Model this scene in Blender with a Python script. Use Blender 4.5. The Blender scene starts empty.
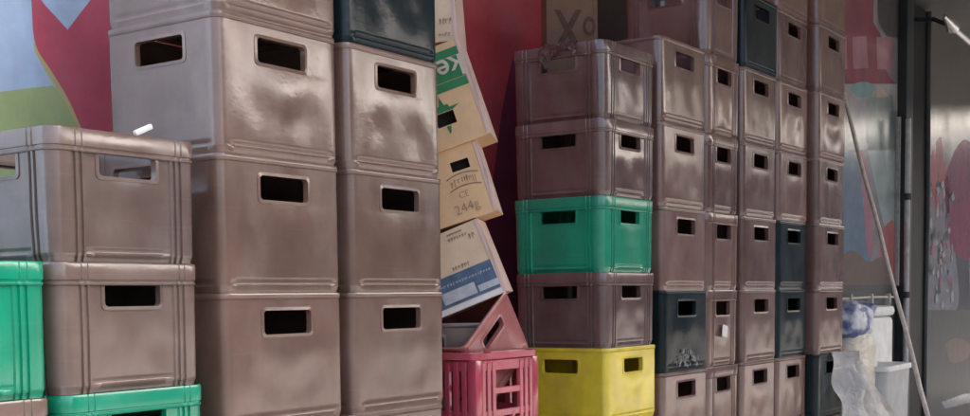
import bpy, bmesh, math, random
from mathutils import Vector, Matrix, noise
random.seed(7)
S = bpy.context.scene
COL = S.collection
PI = math.pi

# ------------------------------------------------------------------ camera
F_PX, PITCH, ROLL, CY, ZC = 1223.57, -0.075, -0.0137, 389.43, 1.25
YAW = 0.5987
right = Vector((1, 0, 0)); fw = Vector((0, math.cos(PITCH), math.sin(PITCH))); up = Vector((0, -math.sin(PITCH), math.cos(PITCH)))
cr, sr = math.cos(ROLL), math.sin(ROLL)
RX = right * cr + up * sr
RY = right * (-sr) + up * cr
CAM = Vector((0, 0, ZC))
cd = bpy.data.cameras.new('camera'); cam = bpy.data.objects.new('camera', cd); COL.objects.link(cam)
cam.matrix_world = Matrix(((RX.x, RY.x, -fw.x, CAM.x), (RX.y, RY.y, -fw.y, CAM.y), (RX.z, RY.z, -fw.z, CAM.z), (0, 0, 0, 1)))
cd.sensor_width = 36; cd.lens = 36 * F_PX / 970
cd.shift_y = (CY - 208) / 970
cd.clip_start = 0.05; cd.clip_end = 600
S.camera = cam

U = Vector((math.sin(YAW), math.cos(YAW), 0)); V = Vector((-U.y, U.x, 0))
BASE = Vector((-0.5911, 2.7904, 0))
ROT = PI / 2 - YAW
def row(s, t, z=0.0): return BASE + U * s + V * t + Vector((0, 0, z))
def ray(px, py): return fw + RX * ((px - 485) / F_PX) - RY * ((py - CY) / F_PX)
def on_plane(px, py, t):            # point of the plane parallel to the row at offset t
    r = ray(px, py); k = (BASE + V * t - CAM).dot(V) / r.dot(V)
    return CAM + r * k
def on_depth(px, py, y):
    r = ray(px, py); return CAM + r * (y / r.y)
def st(p):
    d = p - BASE; return d.dot(U), d.dot(V), p.z

# ------------------------------------------------------------------ materials
def mat(name): 
    m = bpy.data.materials.new(name); m.use_nodes = True
    n = m.node_tree.nodes; return m, n, m.node_tree.links, n['Principled BSDF']
def plastic(name, col, dust=(0.30, 0.26, 0.22), dust_amt=0.2, rough=(0.11, 0.24), bump=0.05, var=0.16, scale=1.0, spec=0.95):
    m, n, l, b = mat(name)
    tc = n.new('ShaderNodeTexCoord'); oi = n.new('ShaderNodeObjectInfo')
    off = n.new('ShaderNodeVectorMath'); off.operation = 'ADD'
    mul = n.new('ShaderNodeVectorMath'); mul.operation = 'SCALE'; mul.inputs['Scale'].default_value = 37.0
    comb = n.new('ShaderNodeCombineXYZ')
    for i in range(3): l.new(oi.outputs['Random'], comb.inputs[i])
    l.new(comb.outputs[0], mul.inputs[0]); l.new(tc.outputs['Object'], off.inputs[0]); l.new(mul.outputs[0], off.inputs[1])
    mp = n.new('ShaderNodeMapping'); mp.inputs['Scale'].default_value = (7 * scale, 7 * scale, 3.0 * scale); l.new(off.outputs[0], mp.inputs['Vector'])
    n1 = n.new('ShaderNodeTexNoise'); n1.inputs['Scale'].default_value = 1.1; n1.inputs['Detail'].default_value = 3.5; n1.inputs['Roughness'].default_value = 0.62
    l.new(mp.outputs[0], n1.inputs['Vector'])
    n2 = n.new('ShaderNodeTexNoise'); n2.inputs['Scale'].default_value = 7 * scale; n2.inputs['Detail'].default_value = 7; n2.inputs['Roughness'].default_value = .6
    l.new(off.outputs[0], n2.inputs['Vector'])
    n3 = n.new('ShaderNodeTexNoise'); n3.inputs['Scale'].default_value = 60 * scale; n3.inputs['Detail'].default_value = 4; n3.inputs['Roughness'].default_value = .7
    l.new(off.outputs[0], n3.inputs['Vector'])
    # per-crate brightness
    vm = n.new('ShaderNodeMapRange'); vm.inputs['To Min'].default_value = 1 - var; vm.inputs['To Max'].default_value = 1 + var
    l.new(oi.outputs['Random'], vm.inputs['Value'])
    hs = n.new('ShaderNodeHueSaturation'); hs.inputs['Color'].default_value = (*col, 1); l.new(vm.outputs[0], hs.inputs['Value'])
    r1 = n.new('ShaderNodeMapRange'); r1.inputs['From Min'].default_value = .44; r1.inputs['From Max'].default_value = .72; r1.inputs['To Max'].default_value = dust_amt
    l.new(n1.outputs['Fac'], r1.inputs['Value'])
    mx = n.new('ShaderNodeMixRGB'); mx.inputs['Color2'].default_value = (*dust, 1)
    l.new(r1.outputs[0], mx.inputs['Fac']); l.new(hs.outputs[0], mx.inputs['Color1'])
    r2 = n.new('ShaderNodeMapRange'); r2.inputs['From Min'].default_value = .35; r2.inputs['From Max'].default_value = .7; r2.inputs['To Min'].default_value = .80; r2.inputs['To Max'].default_value = 1.13
    l.new(n2.outputs['Fac'], r2.inputs['Value'])
    m2 = n.new('ShaderNodeMixRGB'); m2.blend_type = 'MULTIPLY'; m2.inputs['Fac'].default_value = 1
    l.new(mx.outputs[0], m2.inputs['Color1']); l.new(r2.outputs[0], m2.inputs['Color2'])
    # fine sideways scratches from sliding crates over each other
    mp4 = n.new('ShaderNodeMapping'); mp4.inputs['Scale'].default_value = (5, 5, 90); mp4.inputs['Rotation'].default_value = (.25, .18, 0); l.new(off.outputs[0], mp4.inputs['Vector'])
    n4 = n.new('ShaderNodeTexNoise'); n4.inputs['Scale'].default_value = 1.5; n4.inputs['Detail'].default_value = 3; l.new(mp4.outputs[0], n4.inputs['Vector'])
    r4 = n.new('ShaderNodeMapRange'); r4.inputs['From Min'].default_value = .60; r4.inputs['From Max'].default_value = .74; r4.inputs['To Max'].default_value = .09; l.new(n4.outputs['Fac'], r4.inputs['Value'])
    m4 = n.new('ShaderNodeMixRGB'); m4.inputs['Color2'].default_value = (*[min(1, c * 1.5 + .06) for c in col], 1); l.new(r4.outputs[0], m4.inputs['Fac']); l.new(m2.outputs[0], m4.inputs['Color1'])
    l.new(m4.outputs[0], b.inputs['Base Color'])
    rr = n.new('ShaderNodeMapRange'); rr.inputs['From Min'].default_value = .35; rr.inputs['From Max'].default_value = .68
    rr.inputs['To Min'].default_value = rough[0]; rr.inputs['To Max'].default_value = rough[1]
    l.new(n1.outputs['Fac'], rr.inputs['Value']); l.new(rr.outputs[0], b.inputs['Roughness'])
    b.inputs['Specular IOR Level'].default_value = spec
    ad = n.new('ShaderNodeMath'); ad.operation = 'MULTIPLY_ADD'; ad.inputs[1].default_value = .15; l.new(n3.outputs['Fac'], ad.inputs[0]); l.new(n2.outputs['Fac'], ad.inputs[2])
    bp = n.new('ShaderNodeBump'); bp.inputs['Strength'].default_value = bump; bp.inputs['Distance'].default_value = .02
    l.new(ad.outputs[0], bp.inputs['Height']); l.new(bp.outputs[0], b.inputs['Normal'])
    return m
def plain(name, col, rough=.6, var=.15, scale=14, bump=.05, metal=0, spec=.5):
    m, n, l, b = mat(name)
    tc = n.new('ShaderNodeTexCoord')
    n1 = n.new('ShaderNodeTexNoise'); n1.inputs['Scale'].default_value = scale; n1.inputs['Detail'].default_value = 7; n1.inputs['Roughness'].default_value = .62
    l.new(tc.outputs['Object'], n1.inputs['Vector'])
    r = n.new('ShaderNodeMapRange'); r.inputs['From Min'].default_value = .3; r.inputs['From Max'].default_value = .7; r.inputs['To Min'].default_value = 1 - var; r.inputs['To Max'].default_value = 1 + var
    l.new(n1.outputs['Fac'], r.inputs['Value'])
    mx = n.new('ShaderNodeMixRGB'); mx.blend_type = 'MULTIPLY'; mx.inputs['Fac'].default_value = 1; mx.inputs['Color1'].default_value = (*col, 1)
    l.new(r.outputs[0], mx.inputs['Color2']); l.new(mx.outputs[0], b.inputs['Base Color'])
    b.inputs['Roughness'].default_value = rough; b.inputs['Metallic'].default_value = metal; b.inputs['Specular IOR Level'].default_value = spec
    bp = n.new('ShaderNodeBump'); bp.inputs['Strength'].default_value = bump; bp.inputs['Distance'].default_value = .02
    l.new(n1.outputs['Fac'], bp.inputs['Height']); l.new(bp.outputs[0], b.inputs['Normal'])
    return m
def wallpaint(name, col, rough=.35, var=.1):
    m = plain(name, col, rough, var, 6.0, .10)
    n = m.node_tree.nodes; l = m.node_tree.links; b = n['Principled BSDF']
    old = b.inputs['Base Color'].links[0].from_socket
    tc = n.new('ShaderNodeTexCoord'); mp = n.new('ShaderNodeMapping'); mp.inputs['Scale'].default_value = (2.2, 2.2, .9); l.new(tc.outputs['Object'], mp.inputs['Vector'])
    nz = n.new('ShaderNodeTexNoise'); nz.inputs['Scale'].default_value = 2.2; nz.inputs['Detail'].default_value = 8; nz.inputs['Roughness'].default_value = .68; l.new(mp.outputs[0], nz.inputs['Vector'])
    mr = n.new('ShaderNodeMapRange'); mr.inputs['From Min'].default_value = .46; mr.inputs['From Max'].default_value = .68; mr.inputs['To Max'].default_value = .42; l.new(nz.outputs['Fac'], mr.inputs['Value'])
    mx = n.new('ShaderNodeMixRGB'); g_ = sum(col) / 3; mx.inputs['Color2'].default_value = (*[(c * .55 + g_ * .45) * .75 + .02 for c in col], 1)
    l.new(mr.outputs[0], mx.inputs['Fac']); l.new(old, mx.inputs['Color1']); l.new(mx.outputs[0], b.inputs['Base Color'])
    b.inputs['Coat Weight'].default_value = .6 if name[6:] in ('pale', 'lblue', 'pink', 'paleteal', 'grey', 'teal', 'cream') else .12; b.inputs['Coat Roughness'].default_value = .16
    return m

M = {}
M['brown'] = plastic('brown_plastic', (.206, .122, .090))
M['redbrown'] = plastic('red_brown_plastic', (.186, .103, .082), var=.24)
M['darkbrown'] = plastic('dark_brown_plastic', (.145, .086, .074))
M['greybrown'] = plastic('grey_brown_plastic', (.18, .122, .100))
M['green'] = plastic('green_plastic', (.005, .30, .165), dust=(.05, .36, .25), dust_amt=.25, var=.04)
M['yellow'] = plastic('yellow_plastic', (.82, .64, .035), dust=(.62, .5, .12), dust_amt=.4, var=.02)
M['teal'] = plastic('dark_teal_plastic', (.011, .022, .026), dust=(.05, .07, .075), dust_amt=.22, var=.1, spec=.25)
M['pink'] = plastic('faded_pink_plastic', (.42, .135, .125), dust=(.42, .24, .22), dust_amt=.5, var=.02)
M['red'] = plastic('red_pink_plastic', (.52, .07, .105), dust=(.6, .25, .25), dust_amt=.4, var=.02)
M['card'] = plain('carton_board', (.78, .52, .28), .75, .12, 9, .12)
M['card_pale'] = plain('pale_carton_board', (.76, .57, .38), .75, .12, 9, .12)
M['card_edge'] = plain('carton_edge', (.72, .52, .44), .8, .1, 12, .1)
M['ink_brown'] = plain('dark_brown_ink', (.085, .046, .03), .8, .3, 30)
M['card_brown'] = plain('brown_carton_board', (.17, .095, .06), .8, .15, 12, .1)
M['ink'] = plain('faded_ink', (.28, .20, .15), .8, .3, 60)
M['ink_pale'] = plain('worn_ink', (.36, .26, .19), .8, .35, 60)
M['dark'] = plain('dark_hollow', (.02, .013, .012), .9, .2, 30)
M['print_green'] = plain('green_print', (.035, .22, .085), .7, .2, 25)
M['print_cream'] = plain('cream_print', (.62, .55, .42), .7, .15, 25)
M['print_blue'] = plain('blue_print', (.085, .14, .22), .6, .35, 30)
M['print_pale'] = plain('pale_print', (.50, .52, .54), .6, .15, 40)
M['white'] = plain('white_plastic_film', (.89, .87, .83), .35, .06, 20, .2)
M['foam'] = plain('grey_white_box', (.80, .81, .80), .55, .15, 8, .1)
M['foam_dark'] = plain('grey_box', (.46, .47, .47), .6, .15, 8, .1)
M['sack_blue'] = plain('blue_sack_print', (.16, .20, .42), .5, .3, 24, .1)
M['bag'] = plain('cream_bag_film', (.72, .67, .56), .42, .18, 9, .4)
M['wood'] = plain('weathered_wood', (.66, .57, .50), .6, .2, 30, .2)
M['steel'] = plain('dark_steel', (.026, .032, .038), .42, .3, 5, .08)
M['steel_warm'] = plain('dark_grey_steel', (.018, .019, .019), .6, .3, 5, .08, spec=.3)
M['pipe'] = plain('grey_pipe', (.50, .51, .52), .3, .25, 20, .1)
M['chrome'] = plain('bright_metal', (.75, .75, .74), .25, .1, 20, .05, metal=.9)
M['sticker'] = plain('white_sticker', (.8, .78, .74), .5, .08, 40)
M['concrete'] = plain('concrete', (.22, .21, .2), .85, .2, 4, .2)
M['asphalt'] = plain('asphalt', (.055, .053, .05), .9, .3, 3, .2)
M['roof'] = plain('roof_sheet', (.14, .14, .14), .6, .2, 2, .1)

m_, n_, l_, b_ = mat('printed_sack_film')
tc_ = n_.new('ShaderNodeTexCoord'); nz_ = n_.new('ShaderNodeTexNoise'); nz_.inputs['Scale'].default_value = 9; nz_.inputs['Detail'].default_value = 3
l_.new(tc_.outputs['Object'], nz_.inputs['Vector'])
cr_ = n_.new('ShaderNodeValToRGB'); e_ = cr_.color_ramp.elements
e_[0].position = .44; e_[0].color = (.11, .15, .38, 1); e_[1].position = .56; e_[1].color = (.66, .69, .74, 1)
x_ = cr_.color_ramp.elements.new(.5); x_.color = (.32, .37, .55, 1)
l_.new(nz_.outputs['Fac'], cr_.inputs['Fac']); l_.new(cr_.outputs[0], b_.inputs['Base Color']); b_.inputs['Roughness'].default_value = .35
M['sackprint'] = m_

for k_ in ('white', 'bag', 'sackprint'):
    m_ = M[k_]; n_ = m_.node_tree.nodes; l_ = m_.node_tree.links
    tc_ = n_.new('ShaderNodeTexCoord'); vo_ = n_.new('ShaderNodeTexVoronoi'); vo_.feature = 'DISTANCE_TO_EDGE'; vo_.inputs['Scale'].default_value = 11
    nz_ = n_.new('ShaderNodeTexNoise'); nz_.inputs['Scale'].default_value = 6; ad_ = n_.new('ShaderNodeVectorMath'); ad_.operation = 'MULTIPLY_ADD'; ad_.inputs[1].default_value = (.25, .25, .25)
    l_.new(tc_.outputs['Object'], nz_.inputs['Vector']); l_.new(nz_.outputs['Color'], ad_.inputs[0]); l_.new(tc_.outputs['Object'], ad_.inputs[2]); l_.new(ad_.outputs[0], vo_.inputs['Vector'])
    bp_ = n_.new('ShaderNodeBump'); bp_.inputs['Strength'].default_value = .45; bp_.inputs['Distance'].default_value = .03
    l_.new(vo_.outputs['Distance'], bp_.inputs['Height']); l_.new(bp_.outputs[0], n_['Principled BSDF'].inputs['Normal'])
# ------------------------------------------------------------------ object helpers
def link(name, me, m, parent=None):
    o = bpy.data.objects.new(name, me); COL.objects.link(o)
    if m:
        for x in (m if isinstance(m, (list, tuple)) else [m]): me.materials.append(x)
    if parent: o.parent = parent
    return o
def tag(o, label, cat, group=None):
    o['label'] = label; o['category'] = cat
    if group: o['group'] = group
    return o
def thing(name, label, cat, loc, rotz=0.0, group=None):
    o = bpy.data.objects.new(name, None); COL.objects.link(o); o.empty_display_size = .05
    o.location = loc; o.rotation_euler = (0, 0, rotz)
    return tag(o, label, cat, group)
def mesh(bm, name, smooth=False, angle=40):
    bmesh.ops.recalc_face_normals(bm, faces=bm.faces)
    me = bpy.data.meshes.new(name); bm.to_mesh(me); bm.free()
    if smooth:
        for p in me.polygons: p.use_smooth = True
        me.set_sharp_from_angle(angle=math.radians(angle))
    return me
def box(bm, a, b, mi=0, bev=0.0):
    r = bmesh.ops.create_cube(bm, size=1)
    c = [(a[i] + b[i]) / 2 for i in range(3)]; d = [abs(b[i] - a[i]) for i in range(3)]
    for v in r['verts']: v.co = Vector((c[0] + v.co.x * d[0], c[1] + v.co.y * d[1], c[2] + v.co.z * d[2]))
    fs = set(f for v in r['verts'] for f in v.link_faces)
    for f in fs: f.material_index = mi
    if bev:
        es = set(e for v in r['verts'] for e in v.link_edges)
        q = bmesh.ops.bevel(bm, geom=list(es), offset=bev, segments=2, affect='EDGES', profile=.5)
        for f in q['faces']: f.material_index = mi
def tube(bm, pts, rads, n=10, mi=0):
    pts = [Vector(p) for p in pts]
    if not isinstance(rads, (list, tuple)): rads = [rads] * len(pts)
    rings = []
    for i, p in enumerate(pts):
        d = (pts[min(i + 1, len(pts) - 1)] - pts[max(i - 1, 0)]).normalized()
        a = d.cross(Vector((.31, .22, 1)) if abs(d.z) < .9 else Vector((1, .3, 0))).normalized(); c = d.cross(a)
        rings.append([bm.verts.new(p + (a * math.cos(2 * PI * k / n) + c * math.sin(2 * PI * k / n)) * rads[i]) for k in range(n)])
    for r0, r1 in zip(rings, rings[1:]):
        for k in range(n):
            f = bm.faces.new((r0[k], r0[(k + 1) % n], r1[(k + 1) % n], r1[k])); f.material_index = mi
    for r in (rings[0], rings[-1]):
        f = bm.faces.new(r); f.material_index = mi
def rrect(w, h, r, n=3, cx=0, cy=0):
    pts = []
    for (sx, sy, a0) in ((1, 1, 0), (-1, 1, 90), (-1, -1, 180), (1, -1, 270)):
        for k in range(n + 1):
            a = math.radians(a0 + 90 * k / n)
            pts.append((cx + sx * (w / 2 - r) + r * math.cos(a), cy + sy * (h / 2 - r) + r * math.sin(a)))
    return pts
def prism(bm, pts3, nrm, th, mi=0):
    nrm = Vector(nrm)
    a = [bm.verts.new(Vector(p)) for p in pts3]; b = [bm.verts.new(Vector(p) + nrm * th) for p in pts3]
    fs = [bm.faces.new(a), bm.faces.new(b[::-1])]
    n = len(a)
    for i in range(n): fs.append(bm.faces.new((a[i], a[(i + 1) % n], b[(i + 1) % n], b[i])))
    for f in fs: f.material_index = mi

# ------------------------------------------------------------------ crates
def crate_meshes(W, D, H, style, seed, ol, holes=(0, 3)):
    """body shell, rim and hand-hole frame of one plastic crate; local x along the row, y to the back."""
    rnd = random.Random(seed)
    rad = .026 if style == 'smooth' else .034
    hw, hh, hz = ol                         # hole width, height, centre below the top
    z0, z1 = H - hz - hh / 2, H - hz + hh / 2
    zs = sorted(set([0, .004, .016, .019, .026, .029, H * .12, H * .17, H * .22, H * .27, H * .32, H * .37, H * .42, H * .47, H * .52, H * .57, H * .62, H * .66, z0, (z0 + z1) / 2, z1, H - .034, H - .030, H - .015, H - .004]))
    zs = [z for i, z in enumerate(zs) if i == 0 or z - zs[i - 1] > .0025]
    per = []                                # (point, normal, side, f along side)
    sides = [((0, -1), W, D), ((1, 0), D, W), ((0, 1), W, D), ((-1, 0), D, W)]
    for si, (nm, L, T) in enumerate(sides):
        nx, ny = nm; tx, ty = -ny, nx
        half = L / 2 - rad; w2 = min(hw, L * .45) / 2
        f = [-half, -half * .905, -half * .895, -half * .855, -half * .845, -half * .805, -half * .795, -half * .755, -half * .745, -half * .715, -half * .70, -half * .6, -half * .53, -w2, -w2 * .66, -w2 / 3, 0, w2 / 3, w2 * .66, w2, half * .53, half * .6, half * .70, half * .715, half * .745, half * .755, half * .795, half * .805, half * .845, half * .855, half * .895, half * .905, half]
        keep = []                       # hole edges win over their close neighbours
        for a in sorted(f, key=lambda q: (abs(abs(q) - w2) > 1e-6, abs(abs(q) - half) > 1e-6)):
            if all(abs(a - q) > .0009 for q in keep): keep.append(a)
        for a in sorted(keep):
            per.append((Vector((tx * a + nx * T / 2, ty * a + ny * T / 2, 0)), Vector((nx, ny, 0)), si, a / half, a))
        for k in range(1, 5):
            an = PI / 2 * k / 5
            d = Vector((nx * math.cos(an) + tx * math.sin(an), ny * math.cos(an) + ty * math.sin(an), 0))
            c = Vector((tx * half + nx * (T / 2 - rad), ty * half + ny * (T / 2 - rad), 0))
            per.append((c + d * rad, d, si, None, None))
    amp = rnd.uniform(.002, .0045); sd = Vector((seed * 3.7, seed * 1.3, 0))
    dimple = rnd.uniform(.0012, .0032)
    def off(p, side, fx, z):
        o = 0.0
        taper = -.0035 * (1 - z / H) if style == 'ribbed' else -.0012 * (1 - z / H)
        o += taper
        if z < .005: o -= .004
        if fx is None: return o
        e = max(0.0, 1 - fx * fx); ez = max(0, math.sin(PI * min(1, max(0, (z - .03) / (z0 - .029)))))
        if z < z0:
            o += amp * e * ez * .6
            o += (noise.noise(Vector((p.x * 6, p.y * 6, z * 7)) + sd) * .0034 + noise.noise(Vector((p.x * 16, p.y * 16, z * 13)) + sd) * .0006) * e * ez
            o -= dimple * math.exp(-((abs(fx) - .42) / .22) ** 2 - ((z / H - .35) / .16) ** 2)
        if style == 'smooth':
            if .018 < z < .027: o -= .0022 * min(1, max(0, (1 - abs(fx)) / .1))
        else:
            a = abs(fx)
            if a < .71: o -= .0045
            if .75 < a < .80 or .85 < a < .90: o -= .0050
            if H - .033 < z < H - .013 and .0: o += .002
            if .018 < z < .027 and a < .7: o -= .002
        return o
    bm = bmesh.new(); n = len(per); grid = []
    for z in zs:
        grid.append([bm.verts.new((p + nm * off(p, si, fx, z)) + Vector((0, 0, z))) for (p, nm, si, fx, a) in per])
    for i in range(len(zs) - 1):
        zm = (zs[i] + zs[i + 1]) / 2
        for k in range(n):
            k2 = (k + 1) % n
            if z0 < zm < z1 and per[k][2] in holes and per[k][4] is not None and per[k2][4] is not None and per[k][2] == per[k2][2]:
                L = W if per[k][2] % 2 == 0 else D
                if abs((per[k][4] + per[k2][4]) / 2) < min(hw, L * .45) / 2: continue
            bm.faces.new((grid[i][k], grid[i][k2], grid[i + 1][k2], grid[i + 1][k]))
    bmesh.ops.recalc_face_normals(bm, faces=bm.faces)
    g = bmesh.ops.solidify(bm, geom=list(bm.faces), thickness=.0045)
    fl = [bm.verts.new(Vector((p.x * .985, p.y * .985, .012))) for (p, nm, si, fx, a) in per]
    bm.faces.new(fl)
    body = mesh(bm, 'crate_body', True, 50)
    # rim: a lip round the top
    bm = bmesh.new(); prof = [(.0005, H - .0155), (.0018, H - .0145), (.0024, H - .006), (.0012, H - .0004), (-.0065, H - .0004), (-.0065, H - .0155)]
    if style == 'ribbed':
        prof = [(.0004, H - .047), (.0022, H - .0455), (.0024, H - .041), (.0002, H - .0395), (.0002, H - .0365), (.0026, H - .035), (.0030, H - .006), (.0016, H - .0004), (-.0075, H - .0004), (-.0075, H - .047)]
    rings = []
    for (p, nm, si, fx, a) in per:
        extra = 0
        if style == 'ribbed' and fx is not None and (.75 < abs(fx) < .80 or .85 < abs(fx) < .90): extra = -.0022
        rings.append([bm.verts.new(p + nm * (d + (extra if d > 0 else 0)) + Vector((0, 0, z))) for d, z in prof])
    if style == 'ribbed': 
        pass
    for k in range(n):
        a, b = rings[k], rings[(k + 1) % n]
        for j in range(len(prof)):
            j2 = (j + 1) % len(prof)
            bm.faces.new((a[j], b[j], b[j2], a[j2]))
    rim = mesh(bm, 'crate_rim', True, 50)
    # hand hole frames: raised rounded lip through the wall, one mesh each for front/back and left/right
    frames = []
    for si, (nm, L, T) in enumerate(sides):
        if si not in holes: continue
        nx, ny = nm; tx, ty = -ny, nx
        w = min(hw, L * .45)
        zc = (z0 + z1) / 2
        inset = -.0045 if style == 'ribbed' else 0
        bm = bmesh.new(); inn = rrect(w - .003, hh - .003, .009); out = rrect(w + .013, hh + .012, .012)
        def P3(q, d): return Vector((tx * q[0] + nx * (T / 2 + d + inset), ty * q[0] + ny * (T / 2 + d + inset), zc + q[1]))
        lay = [[bm.verts.new(P3(q, d)) for q in o] for o, d in ((out, -.001), (out, .0012), (inn, .0022), (inn, -.014), (out, -.014))]
        m_ = len(inn)
        for a, b in zip(lay, lay[1:] + lay[:1]):
            for k in range(m_): bm.faces.new((a[k], a[(k + 1) % m_], b[(k + 1) % m_], b[k]))
        frames.append(mesh(bm, 'hand_hole_frame', True, 45))
    return body, rim, frames

H1, H2 = .3170, .2665
LIB = {}
def lib(style, W, D, H, seed, holes=(0, 3)):
    k = (style, round(W, 3), H, seed, holes)
    if k not in LIB:
        ol = (.166, .060, .070) if H == H1 and style == 'smooth' else ((.150, .052, .066) if H == H2 else (.15, .062, .075))
        LIB[k] = crate_meshes(W, D, H - .0003, style, seed, ol, holes)
    return LIB[k]
PROTO = {}
def make_crate(label, mname, style, s0, s1, t, H, n, D=.382, jit=True, seed=None, zbase=None, holes=(0, 3)):
    W = round(s1 - s0, 3)
    seed = seed if seed is not None else random.randrange(4)
    j = (random.uniform(-.004, .004), random.uniform(-.005, .003), random.uniform(-.010, .010)) if jit else (0, 0, 0)
    key = (style, W, H, seed, mname, holes)
    loc = row((s0 + s1) / 2 + j[0], t + D / 2 + j[1], n * H if zbase is None else zbase)
    body, rim, frames = lib(style, W, D, H, seed, holes)
    root = thing('plastic_crate', label, 'crate', loc, ROT + j[2], 'plastic crates stacked along the mural wall')
    if key not in PROTO:
        kids = []
        for nm, me in [('body', body.copy()), ('rim', rim.copy())] + [('hand_hole_frame', f.copy()) for f in frames]:
            kids.append(link(nm, me, M[mname], root))
        PROTO[key] = kids
    else:
        for k in PROTO[key]:
            c = k.copy(); COL.objects.link(c); c.parent = root
    return root

ORD = {1: 'first', 2: 'second', 3: 'third', 4: 'fourth', 5: 'fifth', 6: 'sixth', 7: 'seventh', 8: 'eighth'}
# key: s0, s1, t, H, style, default colour, {n: colour}, n range, labels from the top crate downwards
STACKS = [
 ('Z', -.8657, -.4657, 0, H2, 'ribbed', 'greybrown', {4: 'green'}, 3, 4, [
    'bright green ribbed crate cut by the left edge of the photo',
    'brown crate just under the green crate at the left edge of the photo']),
 ('A', -.4432, -.0636, 0, H2, 'ribbed', 'greybrown', {3: 'green'}, 3, 5, [
    'open brown ribbed crate topping the low stack in front of the mural',
    'brown ribbed crate between the open brown crate and a green one, at left',
    'green crate at the bottom edge under two brown ribbed crates']),
 ('B', 0, .4128, 0, H1, 'smooth', 'brown', {}, 2, 6, [
    'glossy brown crate cut by the top edge, left of the dark teal one',
    'glossy brown crate with grey left side, highest one wholly visible in the nearest smooth stack',
    'brown crate below the glossy grey-sided one in the nearest smooth stack, beside the open crate',
    'third whole brown crate down in the nearest smooth stack, its base near the photo edge',
    'thin strip of brown crate at the bottom edge under the nearest smooth stack']),
 ('C', .4461, .8495, 0, H1, 'smooth', 'brown', {6: 'teal'}, 2, 6, [
    'dark teal crate at the top edge, capping the smooth stack beside the leaning cartons',
    'brown crate directly under the dark teal one, left of the green printed carton',
    'brown crate second below the dark teal one, left of the cartons',
    'pale dusty brown crate beside the red slotted crate',
    'strip of brown crate at the bottom edge beside the red slotted crate']),
 ('D', 1.8026, 2.1958, 0, H2, 'ribbed', 'darkbrown', {3: 'yellow', 5: 'green'}, 3, 7, [
    'open brown ribbed crate with a brown carton sticking out of it',
    'brown ribbed crate directly on top of the green crate in the middle',
    'green ribbed crate in the middle stack, between two brown crates',
    'brown ribbed crate sandwiched between the green and the yellow crate',
    'bright yellow crate at the foot of the middle stack']),
 ('E', 2.2544, 2.6593, 0, H1, 'smooth', 'redbrown', {3: 'teal'}, 2, 6, [
    'brown crate with bright glare topping the stack right of the open crate',
    'brown crate second from the top, right of the brown and green crates',
    'brown crate resting on the dark teal scuffed one right of the green crate',
    'dark teal crate with white scuffs, right of the brown and yellow crates',
    'brown crate under the scuffed dark teal one, right of the yellow crate']),
 ('K', 2.680, 3.010, .006, H1, 'ribbed', 'redbrown', {}, 2, 7, [
    'narrow brown crate at the top edge rising above its glaring left neighbour',
    'narrow brown crate with framed hand hole, second of its column, left of a teal crate',
    'narrow brown crate with a framed hand hole and bright glare under it',
    'narrow brown crate fourth from the top in the column with a white sticker',
    'narrow brown crate with a white sticker on its face',
    'narrow brown crate directly below the one with a white sticker']),
 ('F', 3.0429, 3.4316, 0, H1, 'smooth', 'redbrown', {7: 'teal'}, 2, 7, [
    'dark teal crate at the top edge over the right-hand stacks',
    'shiny brown crate directly under the dark teal one in the right-hand stacks',
    'brown crate second below the high teal one, in the right-hand stacks',
    'brown crate left of the upper one of two stacked teal crates',
    'brown crate left of the lower one of two stacked teal crates',
    'brown crate at the bottom of the column headed by a high teal crate']),
 ('G', 3.4502, 3.8362, 0, H1, 'smooth', 'redbrown', {3: 'teal', 4: 'teal'}, 2, 8, [
    'sliver of brown crate at the top edge over the column holding two teal crates',
    'brown crate right of the high dark teal crate',
    'shiny brown crate third above the two stacked teal crates, counted with slivers left out',
    'brown crate resting on the upper of two stacked teal crates',
    'dark teal crate, upper one of two stacked in one column',
    'dark teal crate, lower one of two stacked in one column',
    'brown crate under the two stacked teal crates']),
 ('H', 3.862, 4.262, -.045, H1, 'smooth', 'redbrown', {2: 'teal'}, 1, 8, [
    'brown crate cut by the top edge in the column next to the pink mural',
    'brown crate beside the pink mural, second from the top edge',
    'shiny brown crate beside the pale glare on the mural',
    'brown crate just below the shiny one beside the mural, fourth in its column',
    'brown crate beside the blue part of the mural, third above the bottom teal crate',
    'brown crate second above the bottom teal crate, beside the white sack top',
    'brown crate resting on the bottom right teal crate',
    'dark teal crate at the bottom right beside the white sheet',
    ]),
]
STACKS[8][10][2] = 'shiny brown crate two above the upper of the stacked teal crates'
STACKS[9] = STACKS[9][:8] + (1, 8) + (STACKS[9][10],)
base_filler = bmesh.new()  # unseen slabs, added in place of the lower crates of each stack
CR = {}
for (key, s0, s1, t, H, style, dm, special, n0, n1, labels) in STACKS:
    for i, n in enumerate(range(n1, n0 - 1, -1)):
        CR[key, n] = make_crate(labels[i], special.get(n, dm), 'smooth' if special.get(n) == 'yellow' else style, s0, s1, t, H, n, holes=(0, 1, 2, 3) if (key, n) in (('A', 5),) else (0, 3))
    box(base_filler, (s0 + .01, t + .01, 0), (s1 - .01, t + .37, n0 * H - .001))

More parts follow.
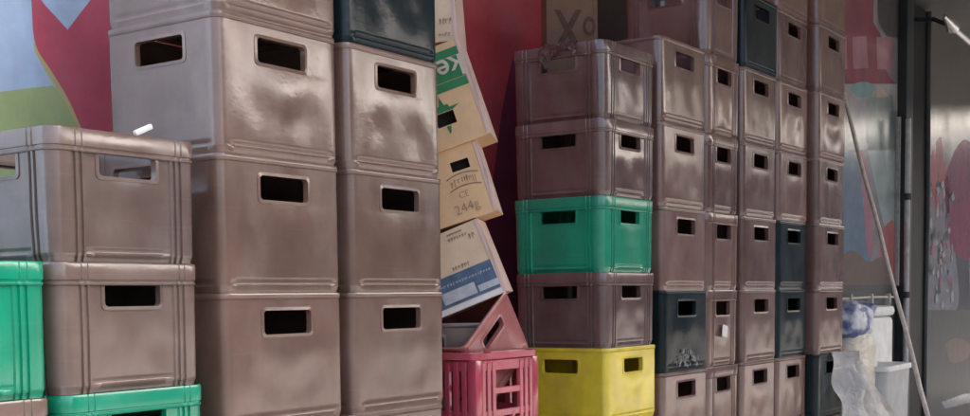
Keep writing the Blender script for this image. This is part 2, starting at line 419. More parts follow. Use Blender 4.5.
# ------------------------------------------------------------------ slotted red crate, tilted pink crate, hidden-behind grey crate
p = on_plane(476, 353, 0.0); sR, _, zR = st(p); p2 = on_plane(538, 360, 0.0); sR1 = st(p2)[0]
Wr, Dr, Hr = sR1 - sR, .39, .30
root = thing('bottle_crate', 'red slotted bottle crate at the bottom edge, under the tilted pink crate', 'crate', row((sR + sR1) / 2, Dr / 2, zR - Hr), ROT)
def slot_side(L, T, side):
    """one open-work side of the bottle crate: posts, bars and the cross rails as one moulding"""
    bm = bmesh.new(); th = .012
    def bar(x0, x1, z0, z1, d0=0.0, d1=th): box(bm, (x0, -d1, z0), (x1, -d0, z1), 0, .002)
    h = L / 2
    bar(-h + .001, h - .001, Hr - .058, Hr - .026, .001, th - .001)
    bar(-h + .001, h - .001, .0, .03, .001, th - .001); bar(-h + .03, h - .03, .10, .122, .001, th - .001)
    for x in (-.38, -.30, -.22, 0.22, .30, .38): bar(x * L - .009, x * L + .009, .002, Hr - .03, 0, th + .002)
    for x in (-.09, .09): bar(x * L - .008, x * L + .008, .004, .112, 0, th)
    bar(-.21 * L, .21 * L, .17, .19, .0015, th)
    me = mesh(bm, 'slotted_side')
    R = [0, 90, 180, 270][side]
    me.transform(Matrix.Rotation(math.radians(R), 4, 'Z') @ Matrix.Translation((0, -T / 2 + th + .002, 0)))
    return me
for i in range(4): link('slotted_side', slot_side(Wr if i % 2 == 0 else Dr, Dr if i % 2 == 0 else Wr, i), M['red'], root)
for sx in (-1, 1):
    for sy in (-1, 1):
        bm = bmesh.new(); x, y = sx * (Wr / 2 - .016), sy * (Dr / 2 - .016)
        box(bm, (x - .018, y - .018, -.0), (x + .018, y + .018, Hr - .02), 0, .008); link('corner_post', mesh(bm, 'corner_post', True), M['red'], root)
bm = bmesh.new()
o_, i_ = rrect(Wr + .008, Dr + .008, .03), rrect(Wr - .032, Dr - .032, .02)
ls = [[bm.verts.new((q[0], q[1], z)) for q in o] for o, z in ((o_, Hr - .022), (o_, Hr - .003), (i_, Hr), (i_, Hr - .024))]
for a, b in zip(ls, ls[1:] + ls[:1]):
    for k in range(len(o_)): bm.faces.new((a[k], a[(k + 1) % len(o_)], b[(k + 1) % len(o_)], b[k]))
link('rim', mesh(bm, 'rim', True), M['red'], root)
bm = bmesh.new(); box(bm, (-Wr / 2 + .02, -Dr / 2 + .02, .004), (Wr / 2 - .02, Dr / 2 - .02, .012)); link('floor_panel', mesh(bm, 'floor_panel'), M['red'], root)
box(base_filler, (sR + .01, .01, 0), (sR1 - .01, Dr - .01, zR - Hr - .001))

ap = on_plane(508, 287, .06); sA, _, zA = st(ap); th = math.radians(36.5)
Wp, Hp, Dp = .31, .24, .26
body, rim, frames = crate_meshes(Wp, Dp, Hp, 'smooth', 11, (.13, .040, .062))
root = thing('tilted_crate', 'faded pink crate tipped up on its corner in the red slotted crate', 'crate', (0, 0, 0), 0)
Rm = Matrix.Rotation(ROT, 4, 'Z') @ Matrix.Rotation(-th, 4, 'Y')
# local top right front corner is (Wp/2,-Dp/2,Hp)
root.matrix_world = Matrix.Translation(row(sA, .06, zA) - (Rm @ Vector((Wp / 2, -Dp / 2, Hp)))) @ Rm
link('body', body, M['pink'], root); link('rim', rim, M['pink'], root)
for f in frames: link('hand_hole_frame', f, M['pink'], root)

# crate that carries the cartons
pq = on_depth(447, 323, 3.86)
body, rim, frames = crate_meshes(.42, .36, .30, 'smooth', 5, (.15, .05, .065))
root = thing('plastic_crate', 'dim grey crate behind the red slotted crate, under the leaning cartons', 'crate', (-.20, 4.02, pq.z - .30), 0, 'plastic crates stacked along the mural wall')
link('body', body, M['greybrown'], root); link('rim', rim, M['greybrown'], root)
for f in frames: link('hand_hole_frame', f, M['greybrown'], root)
pm = mesh(base_filler, 'base_filler'); pm.transform(Matrix.Translation(BASE) @ Matrix.Rotation(ROT, 4, 'Z'))
o = link('stack_filler', pm, M['concrete']); o['kind'] = 'structure'
bm = bmesh.new(); box(bm, (-.40, 3.86, 0), (-.0, 4.19, pq.z - .301)); o = link('base_filler', mesh(bm, 'base_filler'), M['concrete']); o['kind'] = 'structure'  # unseen block added to hold up the crate under the cartons

# ------------------------------------------------------------------ leaning cartons
def text_mesh(txt, size, off=.012):
    cu = bpy.data.curves.new('lettering', 'FONT'); cu.body = txt; cu.size = size; cu.align_x = 'CENTER'; cu.align_y = 'CENTER'; cu.offset = size * off
    o = bpy.data.objects.new('tmp', cu); COL.objects.link(o)
    dg = bpy.context.evaluated_depsgraph_get(); me = bpy.data.meshes.new_from_object(o.evaluated_get(dg))
    bpy.data.objects.remove(o); bpy.data.curves.remove(cu)
    me.materials.clear()
    return me
def carton(name, label, w, h, d, m, hole=None):
    """upright box; local x 0..-w from its right edge, z up from its lower edge, front at y=0; optional hand hole (x, z, w, h)"""
    root = thing(name, label, 'carton', (0, 0, 0), 0, 'beer cartons leaning in a stack')
    bm = bmesh.new()
    xs = [-w, 0]; zs = [0, h]
    if hole: xs = [-w, hole[0] - hole[2] / 2, hole[0] + hole[2] / 2, 0]; zs = [0, hole[1] - hole[3] / 2, hole[1] + hole[3] / 2, h]
    g = [[bm.verts.new((x, 0, z)) for x in xs] for z in zs]; gb = [[bm.verts.new((x, d, z)) for x in (-w, 0)] for z in (0, h)]
    for j in range(len(zs) - 1):
        for i in range(len(xs) - 1):
            if hole and i == 1 and j == 1: continue
            bm.faces.new((g[j][i], g[j][i + 1], g[j + 1][i + 1], g[j + 1][i]))
    bm.faces.new((gb[0][0], gb[0][1], gb[1][1], gb[1][0]))
    bm.faces.new([g[j][-1] for j in range(len(zs))] + [gb[1][1], gb[0][1]]).material_index = 1
    bm.faces.new([g[j][0] for j in range(len(zs))] + [gb[1][0], gb[0][0]])
    bm.faces.new(list(g[-1]) + [gb[1][1], gb[1][0]]); bm.faces.new(list(g[0]) + [gb[0][1], gb[0][0]])
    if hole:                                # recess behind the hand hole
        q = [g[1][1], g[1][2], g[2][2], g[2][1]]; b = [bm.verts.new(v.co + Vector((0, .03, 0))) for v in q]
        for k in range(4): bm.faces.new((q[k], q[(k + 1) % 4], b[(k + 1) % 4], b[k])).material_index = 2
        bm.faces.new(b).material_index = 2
    link('box', mesh(bm, 'carton_box'), [m, M['card_edge'], M['dark']], root)
    # flap seam strip along the right edge, bent forward a little
    bm = bmesh.new(); prism(bm, [(-.012, -.0005, .003), (.0, -.0005, .003), (.002, -.004, h * .5), (.0, -.0005, h - .003), (-.012, -.0005, h - .003)], (0, -1, 0), .002)
    link('edge_fold', mesh(bm, 'edge_fold'), M['card_edge'], root)
    return root
def place(root, px, py, depth, roll, yaw=0.0):
    p = on_depth(px, py, depth)
    root.matrix_world = Matrix.Translation(p) @ Matrix.Rotation(yaw, 4, 'Z') @ Matrix.Rotation(-math.radians(roll), 4, 'Y')
def panel(root, name, pts, m, y=-.0015):
    bm = bmesh.new(); prism(bm, [(x, y + .001, z) for x, z in pts], (0, -1, 0), .001); return link(name, mesh(bm, name), m, root)
def letters(root, txt, size, x, z, m, rot=0, y=-.0045, off=.012):
    me = text_mesh(txt, size, off); me.transform(Matrix.Translation((x, y, z)) @ Matrix.Rotation(rot, 4, 'Y') @ Matrix.Rotation(PI / 2, 4, 'X'))
    return link('lettering', me, m, root)
def arcs(root, zc, x0, x1, bow, m, th=.0035):
    bm = bmesh.new(); N = 10; A = []; B = []
    for i in range(N + 1):
        f = i / N; z = zc + bow * 4 * f * (1 - f); A.append((x0 + (x1 - x0) * f, z)); B.append((x0 + (x1 - x0) * f, z + th))
    for i in range(N):
        vs = [bm.verts.new((q[0], -.0028, q[1])) for q in (A[i], A[i + 1], B[i + 1], B[i])]; bm.faces.new(vs)
    return link('printed_line', mesh(bm, 'printed_line'), m, root)
def scribble(root, x0, x1, zc, hgt, m, seed, bow=0):
    """print too worn to read: short broken strokes"""
    r = random.Random(seed); bm = bmesh.new(); x = x0
    while x < x1:
        w = r.uniform(.003, .008); f = (x - x0) / (x1 - x0); z = zc + bow * 4 * f * (1 - f)
        h0 = hgt * r.uniform(.5, 1); t = .0022
        for (a, b, c, d) in ((x, z - h0 / 2, x + t, z + h0 / 2), (x, z + h0 / 2 - t, x + w, z + h0 / 2), (x + w - t, z - h0 * .1, x + w, z + h0 / 2))[:r.choice((2, 3, 3))]:
            bm.faces.new([bm.verts.new((q[0], -.0028, q[1])) for q in ((a, b), (c, b), (c, d), (a, d))])
        x += w + r.uniform(.003, .006)
    return link('worn_print', mesh(bm, 'worn_print'), m, root)

c0 = carton('beer_carton', 'plain beige carton at the top edge, topmost of the leaning cartons', .34, .30, .22, M['card_pale'])
place(c0, 457.5, 40, 3.83, 4, -.12)
scribble(c0, -.05, -.02, .06, .022, M['ink'], 3); scribble(c0, -.055, -.02, .02, .012, M['ink'], 4)
c1 = carton('beer_carton', 'cream carton with a green band and green leaf print round its hand hole', .34, .307, .22, M['card'], hole=(-.118, .088, .062, .040))
place(c1, 491, 133, 3.80, 18.5, -.11)
panel(c1, 'printed_band', [(-.335, .262), (-.014, .262), (-.014, .286), (-.335, .286)], M['print_green'])
panel(c1, 'printed_band', [(-.335, .166), (-.014, .166), (-.014, .192), (-.335, .192)], M['print_green'])
panel(c1, 'printed_band', [(-.335, .194), (-.014, .194), (-.014, .260), (-.335, .260)], M['print_green'], -.0012)
letters(c1, 'ken', .092, -.075, .232, M['print_cream'], rot=PI)
leaf = [(-.118 + math.cos(a) * r, .104 + math.sin(a) * r * .95) for a, r in [(2 * PI * k / 20 + .3, (.058 if k % 4 == 0 else .034 if k % 2 == 0 else .028)) for k in range(20)]]
# leaf split round the hole: upper half and a stem below
up_ = [(x, z) for x, z in leaf if z > .1105]; up_.sort(key=lambda q: -math.atan2(q[1] - .10, q[0] + .118))
panel(c1, 'leaf_print', [(-.085, .110)] + up_[::-1][:0] + sorted(up_, key=lambda q: math.atan2(q[1] - .10, q[0] + .118)) + [(-.152, .110)], M['print_green'])
panel(c1, 'leaf_print', [(-.166, .112), (-.152, .112), (-.152, .070), (-.162, .064), (-.172, .074), (-.162, .084)], M['print_green'])
panel(c1, 'leaf_print', [(-.122, .064), (-.108, .064), (-.112, .046), (-.118, .040)], M['print_green'])
scribble(c1, -.055, -.03, .10, .02, M['card_edge'], 9)
c2 = carton('beer_carton', 'tan carton with worn arched print, between the leaf printed and the blue labelled carton', .34, .226, .22, M['card'], hole=(-.070, .168, .058, .030))
place(c2, 498, 210, 3.815, 17, -.09)
arcs(c2, .132, -.125, -.022, .010, M['ink']); arcs(c2, .094, -.125, -.022, .010, M['ink'])
scribble(c2, -.115, -.035, .115, .020, M['ink'], 5, .009)
letters(c2, 'CE', .028, -.085, .078, M['ink_pale'], off=-.012); letters(c2, '244g', .042, -.088, .038, M['ink_pale'], rot=-.08, off=-.014)
c3 = carton('beer_carton', 'pale carton with a blue label, lowest of the leaning cartons', .34, .243, .22, M['card_pale'])
place(c3, 507, 291, 3.80, 21.5, -.11)
arcs(c3, .226, -.11, -.06, .0, M['ink'], .004); scribble(c3, -.11, -.05, .212, .012, M['ink'], 12); scribble(c3, -.045, -.03, .20, .02, M['ink'], 13)
scribble(c3, -.13, -.07, .125, .014, M['ink'], 14); 
panel(c3, 'label_panel', [(-.335, .020), (-.004, .020), (-.004, .112), (-.335, .112)], M['print_blue'])
panel(c3, 'label_window', [(-.195, .030), (-.085, .030), (-.085, .066), (-.195, .066)], M['print_pale'], -.003)
panel(c3, 'label_window', [(-.078, .030), (-.012, .030), (-.012, .050), (-.078, .050)], M['print_pale'], -.003)
scribble(c3, -.19, -.02, .084, .010, M['print_pale'], 15)
panel(c3, 'bottom_fold', [(-.337, .001), (-.001, .001), (-.001, .017), (-.337, .017)], M['sticker'])

# brown carton standing in the open crate of the middle stack
cx = carton('brown_carton', 'brown carton with a dark cross print standing in the open middle crate', .19, .60, .12, M['card_brown'])
pc = on_plane(597, 30, .20); sC = st(pc)[0]
cx.matrix_world = Matrix.Translation(row(sC, .20, 7 * H2 + .016)) @ Matrix.Rotation(0.12, 4, 'Z')
del cx['group']
for ch in cx.children:
    if ch.name.startswith('box'): ch.data.materials[1] = M['card_brown']
    else: ch.data.materials[0] = M['card_brown']
panel(cx, 'cross_print', [(x - .012, z) for x, z in [(-.150, .285), (-.128, .285), (-.098, .335), (-.068, .285), (-.046, .285), (-.084, .357), (-.046, .43), (-.068, .43), (-.098, .378), (-.128, .43), (-.150, .43), (-.112, .357)]], M['ink_brown'])
N = 12; bm = bmesh.new(); ring = [[bm.verts.new((-.03 + r * math.cos(2 * PI * k / N), -.0026, .37 + r * 1.5 * math.sin(2 * PI * k / N))) for k in range(N)] for r in (.014, .024)]
for k in range(N): bm.faces.new((ring[0][k], ring[0][(k + 1) % N], ring[1][(k + 1) % N], ring[1][k]))
link('ring_print', mesh(bm, 'ring_print'), M['ink_brown'], cx)

# torn clear wrap hanging on the rim of the open middle crate
bm = bmesh.new(); rnd = random.Random(4)
N = 18; g = []; ln = .05
for i in range(N):
    f = i / (N - 1); rowv = []; ln = min(.085, max(.025, ln + rnd.uniform(-.028, .028)))
    for j in range(7):
        h = j / 6
        rowv.append(bm.verts.new((.004 - .014 * min(1, h * 4) - .007 * rnd.random() * min(1, h * 3), .105 + .15 * f + rnd.uniform(-.005, .005), H2 + .003 + .010 * (1 - h) * rnd.random() - h * ln)))
    g.append(rowv)
for i in range(N - 1):
    for j in range(6): bm.faces.new((g[i][j], g[i + 1][j], g[i + 1][j + 1], g[i][j + 1]))
me = mesh(bm, 'plastic_wrap', True, 30); me.transform(Matrix.Translation(row(1.8026, 0, 7 * H2)) @ Matrix.Rotation(ROT, 4, 'Z'))
mw, n_, l_, b_ = mat('torn_wrap'); b_.inputs['Base Color'].default_value = (.11, .065, .058, 1); b_.inputs['Roughness'].default_value = .16
tag(link('plastic_wrap', me, mw), 'torn brown plastic wrap hanging over the rim of the open middle crate', 'wrap')

pw = on_plane(143, 130.0, .010)
bm = bmesh.new(); box(bm, (-.025, -.005, -.006), (.025, .005, .006), 0, .003)
o = link('white_strip', mesh(bm, 'white_strip', True), M['sticker']); o.location = pw; o.rotation_euler = (0, -.42, ROT)
tag(o, 'small white strip propped on the rim of the open left crate', 'strip')
# white sticker and scuffs
def on_crate(key, n, s, z, w, h, name, m, rot=0):
    bm = bmesh.new(); prism(bm, [(x, 0, y) for x, y in rrect(w, h, min(w, h) * .2)], (0, -1, 0), .0012)
    o = link(name, mesh(bm, name), m, CR[key, n])
    return o
o = on_crate('K', 3, 0, 0, .055, .05, 'sticker', M['sticker']); o.location = (-.005, -.382 / 2 - .0075, .145); o.rotation_euler = (0, .2, 0); o['label'] = 'small white sticker'
scr = random.Random(2); bm = bmesh.new()
for k in range(26):
    x = scr.uniform(-.11, .10); z = .045 + scr.gauss(0, .018) ; w = scr.uniform(.004, .016); h = scr.uniform(.004, .022)
    prism(bm, [(x + a, 0, z + b) for a, b in ((-w / 2, -h / 2), (w / 2, -h / 2 + .003), (w / 3, h / 2), (-w / 3, h / 2 - .002))], (0, -1, 0), .001)
o = link('scuff_marks', mesh(bm, 'scuff_marks'), plain('scuffs', (.22, .24, .25), .6, .2, 50), CR['E', 3]); o.location = (0, -.382 / 2 - .0065, 0)

# ------------------------------------------------------------------ mural wall
TW = .80
s_lo, s_hi, z_hi = -2.6, 16.0, 3.62
PAL = dict(metal=(.5, .5, .5), red=(.72, .095, .115), redpink=(.60, .125, .18), blue=(.48, .64, .84), green=(.42, .54, .25), pink=(.46, .20, .26), dred=(.30, .07, .11), brown=(.10, .062, .052),
           teal=(.22, .46, .48), cream=(.62, .55, .46), slate=(.034, .040, .044), mid=(.12, .15, .19), lblue=(.16, .24, .34), grey=(.30, .29, .31), rose=(.52, .17, .17), yellow=(.6, .55, .25), pale=(.46, .47, .50), dark=(.06, .062, .062), purple=(.26, .045, .095), paleteal=(.40, .52, .52))
names = list(PAL); mats = [wallpaint('mural_' + k, PAL[k], var=.17, rough= .17 if k not in ('dark', 'brown', 'slate') else .6) for k in names]
bm = bmesh.new()
def wq(pts, colour, lift):              # paint on the wall: polygon given by points of the wall plane
    vs = [bm.verts.new(p - V * (lift * .00035 + .0012)) for p in pts]
    f = bm.faces.new(vs); f.material_index = names.index(colour)
def W_(px, py): return on_plane(px, py, TW)
def poly(colour, lift, pix): wq([W_(*q) for q in pix], colour, lift)
def band(colour, lift, s0, s1, z0=0.0, z1=z_hi): wq([row(s0, TW, z0), row(s1, TW, z0), row(s1, TW, z1), row(s0, TW, z1)], colour, lift)
sx = lambda px, py=200: st(W_(px, py))[0]
slab = [row(s_lo, TW, 0), row(s_hi, TW, 0), row(s_hi, TW + .2, 0), row(s_lo, TW + .2, 0)]
prism(bm, slab, (0, 0, 1), z_hi, names.index('red'))
# left: sky blue, green hill and the red figure's V
band('blue', 1, s_lo, sx(106)); 
poly('green', 2, [(-60, 96), (0, 92), (30, 88), (52, 86), (75, 100), (110, 160), (110, 330), (-60, 330)])
poly('yellow', 3, [(33, 44), (37, 44), (50, 68), (72, 104), (86, 135), (110, 185), (105, 185), (80, 135), (67, 106), (45, 71), (35, 53)])
def smooth_curve(pts, n=6):
    out = []
    for i in range(len(pts) - 1):
        p0 = pts[max(i - 1, 0)]; p1 = pts[i]; p2 = pts[i + 1]; p3 = pts[min(i + 2, len(pts) - 1)]
        for k in range(n):
            t = k / n
            out.append(tuple(.5 * (2 * p1[a] + (p2[a] - p0[a]) * t + (2 * p0[a] - 5 * p1[a] + 4 * p2[a] - p3[a]) * t * t + (3 * p1[a] - p0[a] - 3 * p2[a] + p3[a]) * t ** 3) for a in (0, 1)))
    return out + [pts[-1]]
poly('redpink', 4, smooth_curve([(28, -40), (31, 5), (33, 35), (38, 52), (50, 70), (67, 98), (78, 122), (95, 160), (110, 190)]) + [(125, 190), (125, -40)])
poly('blue', 5, [(38, -3), (45, 6), (56, 18), (67, 30), (70, 26), (79, 14), (87, 4), (100, -14), (60, -20)])
# middle: darker purple tone low at the right of the red field, then the shade behind the stacks, painted in as dark brown
poly('purple', 1, smooth_curve([(484, 330), (486, 230), (494, 170), (502, 110), (512, 60)]) + [(560, 60), (560, 330)])
band('brown', 2, sx(594), sx(842))
# right: pale mural with a window-like frame and an eye shape
s842, s1120 = sx(836), sx(1000)
band('grey', 3, s842, sx(900)); 
poly('dred', 4, [(820, -60), (874, -60), (873, 22), (880, 34), (886, 70), (890, 78), (896, 84), (820, 84)])
poly('pink', 5, [(852, 37), (866, 36), (868, 68), (853, 69)]); poly('pink', 5, [(876, 37), (892, 38), (892, 70), (877, 69)]); poly('pink', 5, [(838, 36), (846, 36), (847, 69), (838, 69)])
poly('dark', 5, [(876, -60), (905, -60), (905, 40), (886, 36), (878, 22)])  # canopy shade on the upper wall, painted in as a dark area
poly('pale', 4, [(820, 84), (897, 84), (897, 150), (820, 150)])
poly('teal', 5, smooth_curve([(850, 90), (854, 84), (863, 82), (871, 84), (874, 90), (869, 96), (858, 97), (850, 90)])[:-1])
poly('cream', 5, [(877, 84), (889, 96), (876, 98)]); poly('cream', 5, [(838, 84), (848, 95), (838, 100)])
poly('lblue', 4, smooth_curve([(836, 160), (848, 152), (858, 165), (863, 200), (866, 240), (868, 282), (836, 290)]))
poly('pink', 5, smooth_curve([(861, 150), (866, 160), (871, 190), (873, 230), (872, 256), (866, 248), (864, 215), (861, 180), (861, 150)])[:-1])
poly('paleteal', 4, smooth_curve([(866, 100), (880, 96), (894, 104), (895, 200), (893, 235), (884, 226), (876, 190), (866, 140), (866, 100)])[:-1])
poly('rose', 5, smooth_curve([(880, 232), (889, 222), (894, 226), (895, 284), (884, 282), (880, 256), (880, 232)])[:-1])
poly('brown', 6, smooth_curve([(836, 262), (852, 250), (868, 262), (882, 258), (886, 286), (836, 290)]))
poly('slate', 7, [(820, 286), (905, 284), (905, 420), (820, 420)])
# beyond the dark post: dark upper wall, glossy pale middle, coloured figures below, slate foot
band('metal', 3, sx(915), s_hi)
poly('grey', 4, smooth_curve([(922, 190), (930, 176), (940, 180), (950, 214), (956, 262), (956, 310), (922, 310)]))
poly('rose', 5, smooth_curve([(930, 160), (934, 150), (938, 176), (940, 214), (934, 206), (930, 184), (930, 160)])[:-1])
poly('brown', 4, smooth_curve([(966, 160), (974, 150), (990, 170), (992, 300), (972, 306), (968, 240), (966, 160)])[:-1])
poly('rose', 5, smooth_curve([(936, 142), (941, 138), (944, 160), (950, 190), (948, 214), (941, 190), (936, 160), (936, 142)])[:-1])
poly('dred', 5, smooth_curve([(944, 180), (955, 150), (966, 140), (974, 160), (972, 250), (958, 256), (948, 236), (944, 180)])[:-1])
rs = random.Random(12)
for k in range(70):
    x = rs.uniform(929, 952); y = rs.uniform(182, 308); w = rs.uniform(.8, 2.2); h = rs.uniform(2, 7); a = rs.uniform(-.9, .9)
    poly(rs.choice(('slate', 'pale', 'cream', 'pink', 'mid')), 6 + .3 * k, [(x - w, y - h * .3), (x + w * .5, y - h + a * 3), (x + w, y + h * .4), (x - w * .2 + a, y + h)])
poly('slate', 28, [(915, 310), (1060, 310), (1060, 480), (915, 480)])
poly('brown', 29, smooth_curve([(944, 344), (954, 338), (968, 344), (966, 358), (950, 362), (944, 344)])[:-1])
poly('mid', 30, [(940, 402), (962, 394), (990, 392), (990, 400), (965, 403), (944, 409)])
steel_ = mats[names.index('dark')]
mt, n_, l_, b_ = mat('shutter_metal')
b_.inputs['Base Color'].default_value = (.30, .275, .25, 1); b_.inputs['Metallic'].default_value = .9
nz_ = n_.new('ShaderNodeTexNoise'); nz_.inputs['Scale'].default_value = 2.5; nz_.inputs['Detail'].default_value = 5
g_ = n_.new('ShaderNodeNewGeometry'); l_.new(g_.outputs['Position'], nz_.inputs['Vector'])
r_ = n_.new('ShaderNodeMapRange'); r_.inputs['To Min'].default_value = .12; r_.inputs['To Max'].default_value = .34; l_.new(nz_.outputs['Fac'], r_.inputs['Value']); l_.new(r_.outputs[0], b_.inputs['Roughness'])
bp_ = n_.new('ShaderNodeBump'); bp_.inputs['Strength'].default_value = .12; bp_.inputs['Distance'].default_value = .03; l_.new(nz_.outputs['Fac'], bp_.inputs['Height']); l_.new(bp_.outputs[0], b_.inputs['Normal'])
mats[names.index('metal')] = mt
wall = link('mural_wall', mesh(bm, 'mural_wall'), mats)
tag(wall, 'painted mural wall in red, sky blue, green and pink behind all the crates', 'wall')

# dark steel post with a side plate, and the grey pipe on it
pl, pr = sx(896), st(on_plane(927, 200, TW - .05))[0]
root = thing('steel_post', 'dark steel door post on the mural wall right of the pink painting', 'post', row((pl + pr) / 2, TW - .04, 0), ROT)
w = (pr - pl)
bm = bmesh.new(); box(bm, (-w / 2, -.035, 0), (-w / 2 + w * .26, .037, 3.6), 0, .006); link('jamb', mesh(bm, 'jamb'), M['steel'], root)
bm = bmesh.new(); box(bm, (-w / 2 + w * .262, -.005, 0), (w / 2, .037, 3.6), 0, .005); link('door_leaf', mesh(bm, 'door_leaf'), M['steel_warm'], root)
bm = bmesh.new(); tube(bm, [(w * .5 - .03, -.012, 0), (w * .5 - .03, -.012, 1.3), (w * .5 - .02, -.015, 2.0), (w * .5 - .05, -.012, 3.0), (w * .5 - .05, -.012, 3.6)], .028, 12); link('edge_moulding', mesh(bm, 'edge_moulding', True), M['steel'], root)
bm = bmesh.new(); box(bm, (-w / 2 - .035, .005, 1.3), (-w / 2 - .002, .037, 2.65), 0, .004); link('door_stop', mesh(bm, 'door_stop'), M['pipe'], root)
sp = st(on_plane(906, 200, TW - .10))[0]; 
root = thing('drain_pipe', 'thin grey pipe clamped upright on the dark steel post', 'pipe', row(sp, TW - .11, 0), ROT)
bm = bmesh.new(); tube(bm, [(0, 0, .0), (0, 0, 1.3), (.004, 0, 2.2), (0, 0, 2.62)], .022, 12); link('tube', mesh(bm, 'tube', True), M['pipe'], root)
for z in (1.2, 1.98):
    bm = bmesh.new(); tube(bm, [(0, 0, z), (0, 0, z + .05)], .034, 12); box(bm, (-.05, .0, z + .01), (.05, .032, z + .04)); link('clamp', mesh(bm, 'clamp'), M['steel'], root)

# wall lamp / bracket at the top right
pb = on_plane(952, 26, TW - .35); sb, tb, zb = st(pb)
root = thing('wall_lamp', 'shiny metal lamp on a bracket at the top right corner', 'lamp', row(sb, TW, zb), ROT)
def L3(s, t, z): return (s - sb, t - TW, z - zb)
q0 = L3(*st(on_plane(944, 16, TW - .35))); q1 = L3(*st(on_plane(953, 27, TW - .35))); q2 = L3(*st(on_plane(975, 46, TW - .35)))
bm = bmesh.new(); tube(bm, [(q1[0], 0, q1[2] + .1), (q1[0], -.2, q1[2] + .08), q1], .018, 8); link('bracket', mesh(bm, 'bracket', True), M['steel'], root)
bm = bmesh.new(); tube(bm, [q0, [(a * .5 + b * .5) for a, b in zip(q0, q1)], q1], [.015, .035, .055], 14); link('shade', mesh(bm, 'shade', True), M['chrome'], root)
bm = bmesh.new(); tube(bm, [q1, q2], [.026, .030], 12); link('arm', mesh(bm, 'arm', True), M['chrome'], root)

# ------------------------------------------------------------------ right-hand clutter
# leaning stick
pt, pbm = on_plane(840, 82, .28), on_plane(928, 416, -.25)
d = (pbm - pt).normalized(); k = pbm.z / -d.z
foot = pbm + d * k
bm = bmesh.new(); N = 14
tube(bm, [pt.lerp(foot, i / N) + Vector((.003 * math.sin(i * 1.7), 0, .0)) for i in range(N + 1)], [.0115 + .003 * i / N for i in range(N + 1)], 10)
me = mesh(bm, 'stick', True); me.transform(Matrix.Translation(-foot)); o = link('wooden_stick', me, M['wood']); o.location = foot
tag(o, 'long pale wooden stick leaning in front of the mural and the dark post', 'stick')

def blob(name, label, cat, c, size, m, seed, rot=0, fold=.16, parent=None, squash=None, sub=4, sharp=70):
    bm = bmesh.new(); bmesh.ops.create_icosphere(bm, subdivisions=sub, radius=1)
    sd = Vector((seed * 5.1, seed * 2.3, seed))
    for v in bm.verts:
        p = v.co.copy(); q = Vector([math.copysign(abs(x) ** .62, x) for x in p]); q = q / max(1, max(abs(x) for x in q))
        r = 1 + fold * noise.noise(p * 1.5 + sd) + fold * .7 * abs(noise.noise(p * 3.4 + sd)) - fold * .45 * abs(noise.noise(p * 7 + sd))
        v.co = Vector((q.x * size[0] / 2 * r, q.y * size[1] / 2 * r, (q.z * r * .5 + .5) * size[2]))
        if squash: v.co = squash(v.co, p)
    me = mesh(bm, name, True, sharp)
    o = link(name, me, m)
    if parent: o.parent = parent; return o
    o.location = c; o.rotation_euler = (0, 0, rot)
    return tag(o, label, cat)
def sz(px, py, t): return st(on_plane(px, py, t))
# grey-white foam box, the printed sack beside it, a bin in front and a white sheet over a full bag
t0 = .20
a = sz(866, 372, t0); b = sz(896, 305, t0)
wB = b[0] - a[0]; hT = b[2]
root = thing('foam_box', 'tall off-white box right of the blue printed sack, under the beige rail', 'box', row((a[0] + b[0]) / 2, t0 + .17, .0), ROT)
bm = bmesh.new(); box(bm, (-wB / 2 + .012, -.16, 0), (wB / 2 - .012, .16, hT - .07), 0, .03); link('box_body', mesh(bm, 'box_body', True), M['foam'], root)
bm = bmesh.new(); box(bm, (-wB / 2, -.17, hT - .069), (wB / 2, .17, hT), 0, .03); link('lid', mesh(bm, 'lid', True), M['foam'], root)
a2 = sz(843, 336, .12); b2 = sz(868, 300, .12)
ws, hs_ = b2[0] - a2[0], b2[2] - a2[2]
z_full = sz(842, 338, .0)[2]
blob('full_bag', 'full cream plastic bag at the bottom right, under the blue printed sack', 'bag', row(a2[0] + .24, .19, 0), (.52, .34, z_full + .01), M['bag'], 8, ROT, .14)
sack = blob('plastic_sack', 'crumpled white sack with blue print lying highest beside the brown crates', 'sack', row((a2[0] + b2[0]) / 2, .20, z_full - .03), (ws, .30, hs_ + .03), M['sackprint'], 3, ROT, .20)
a3 = sz(880, 416, .0); b3 = sz(907, 362, .0)
root = thing('plastic_bin', 'pale grey plastic bin at the bottom right between the white sheet and the stick', 'bin', row((a3[0] + b3[0]) / 2, -.0 + .12, 0), ROT)
w3 = b3[0] - a3[0]
bm = bmesh.new()
lo, hi = rrect(w3 * .84, .26, .05, 4), rrect(w3 * .97, .30, .06, 4)
A = [bm.verts.new((x, y, 0)) for x, y in lo]; B = [bm.verts.new((x, y, b3[2] - .03)) for x, y in hi]
for k in range(len(A)): bm.faces.new((A[k], A[(k + 1) % len(A)], B[(k + 1) % len(A)], B[k]))
bm.faces.new(A); bm.faces.new(B); link('bin_body', mesh(bm, 'bin_body', True, 30), M['foam_dark'], root)
bm = bmesh.new(); q = rrect(w3 * 1.03, .32, .06, 4); prism(bm, [(x, y, b3[2] - .029) for x, y in q], (0, 0, 1), .03); link('bin_lid', mesh(bm, 'bin_lid', True, 30), M['foam'], root)
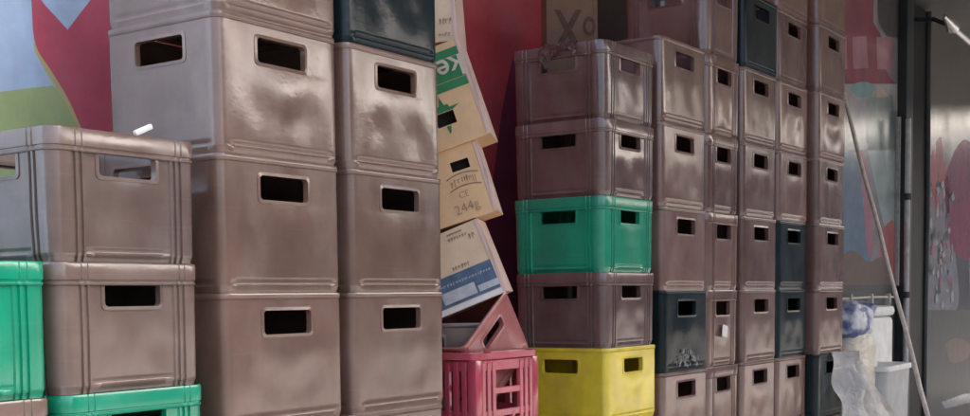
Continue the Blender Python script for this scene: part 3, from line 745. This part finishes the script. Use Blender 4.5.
def sheet(pix_l, pix_r, t_front):
    """a film of plastic hanging down in front of the bag: left and right edge given from its top to the floor"""
    bm = bmesh.new(); N, Mh = 18, 26; g = []
    def along(pts, k):
        q = k * (len(pts) - 1); i = min(int(q), len(pts) - 2); f = q - i
        return tuple(pts[i][c] * (1 - f) + pts[i + 1][c] * f for c in (0, 1))
    for i in range(N):
        f = i / (N - 1); r_ = []
        for j in range(Mh):
            k = j / (Mh - 1); l, r2 = along(pix_l, k), along(pix_r, k)
            t = t_front - .10 * k + .028 * math.sin(f * 15 + k * 3) + .010 * math.sin(f * 37 + k * 9) + .035 * noise.noise(Vector((f * 4, k * 4, 2.2))) - .05 * math.sin(PI * f)
            r_.append(bm.verts.new(row(l[0] * (1 - f) + r2[0] * f, t, max(.004, l[1] * (1 - f) + r2[1] * f))))
        g.append(r_)
    for i in range(N - 1):
        for j in range(Mh - 1): bm.faces.new((g[i][j], g[i + 1][j], g[i + 1][j + 1], g[i][j + 1]))
    bmesh.ops.solidify(bm, geom=list(bm.faces), thickness=.004)
    return mesh(bm, 'plastic_sheet', True, 60)
SZ = lambda x, y: (lambda q: (q[0], q[2]))(sz(x, y, -.10))
L_ = [SZ(841, 352), SZ(841, 385), SZ(842, 416)]; R_ = [SZ(860, 350), SZ(870, 384), SZ(886, 416)]
L_.append((L_[-1][0] + .05, 0.0)); R_.append((R_[-1][0] + .30, 0.0))
o = link('plastic_sheet', sheet(L_, R_, -.06), M['white'])
tag(o, 'bright white plastic sheet sloping down beside the bottom right teal crate', 'sheet')
# thin rail above the sacks
p0, p1 = on_plane(840, 299, .50), on_plane(897, 297, .50)
root = thing('wall_rail', 'thin beige rail with clips running along the mural above the sack', 'rail', p0, ROT)
Lr = (p1 - p0).length
bm = bmesh.new(); tube(bm, [(0, 0, 0), (Lr * .5, .0, (p1.z - p0.z) * .5 + .006), (Lr, 0, p1.z - p0.z)], .008, 8); link('rod', mesh(bm, 'rod', True), M['wood'], root)
for f in (.15, .5, .82):
    bm = bmesh.new(); box(bm, (Lr * f - .012, -.02, -.05), (Lr * f + .012, .02, .03), 0, .004); box(bm, (Lr * f - .008, .018, -.01), (Lr * f + .008, .29, .01)); link('clip', mesh(bm, 'clip'), M['pipe'], root)

# ------------------------------------------------------------------ setting: ground, roof, opposite side
def struct(name, bm, m): 
    o = link(name, mesh(bm, name), m); o['kind'] = 'structure'; return o
def rowbox(bm, s0, s1, t0, t1, z0, z1):
    prism(bm, [row(s0, t0, z0), row(s1, t0, z0), row(s1, t1, z0), row(s0, t1, z0)], (0, 0, 1), z1 - z0)
bm = bmesh.new(); bm.faces.new([bm.verts.new((x, y, -.02)) for x, y in ((-250, -250), (250, -250), (250, 250), (-250, 250))]); struct('ground', bm, M['asphalt'])
bm = bmesh.new(); rowbox(bm, -5, 17, -8.2, TW + .2, -.3, -.001); struct('pavement', bm, M['concrete'])
bm = bmesh.new(); rowbox(bm, .35, 15.5, -5.7, TW + .25, 3.63, 3.75); struct('canopy_roof', bm, M['roof'])
bm = bmesh.new(); rowbox(bm, -3, 90, -26, -24, 0, 7.3); rowbox(bm, 40, 42, -23.9, 8, 0, 6.5); struct('opposite_wall', bm, plain('far_wall', (.2, .19, .18), .8))

# ------------------------------------------------------------------ light
wd = bpy.data.worlds.new('World'); S.world = wd; wd.use_nodes = True
nt = wd.node_tree; sky = nt.nodes.new('ShaderNodeTexSky'); sky.sky_type = 'NISHITA'; sky.sun_disc = False
sun_dir = (-V * .6 + U * .6).normalized() * math.cos(math.radians(48)) + Vector((0, 0, math.sin(math.radians(48))))
sky.sun_elevation = math.radians(48); sky.sun_rotation = math.atan2(sun_dir.x, sun_dir.y)
sky.air_density = .8; sky.dust_density = 8.0; sky.ozone_density = 1.0
nt.links.new(sky.outputs[0], nt.nodes['Background'].inputs[0]); nt.nodes['Background'].inputs[1].default_value = .15
sl = bpy.data.lights.new('sun', 'SUN'); sl.energy = 1.3; sl.angle = math.radians(12); sl.color = (1, .95, .88)
so = bpy.data.objects.new('sun', sl); COL.objects.link(so); so.rotation_euler = sun_dir.to_track_quat('Z', 'Y').to_euler()
S.view_settings.view_transform = 'Standard'; S.view_settings.look = 'None'; S.view_settings.exposure = 2.2; S.view_settings.gamma = 1
S.view_settings.use_curve_mapping = False
S.render.engine = 'CYCLES'; S.cycles.use_denoising = True
S.cycles.max_bounces = 8; S.cycles.diffuse_bounces = 4
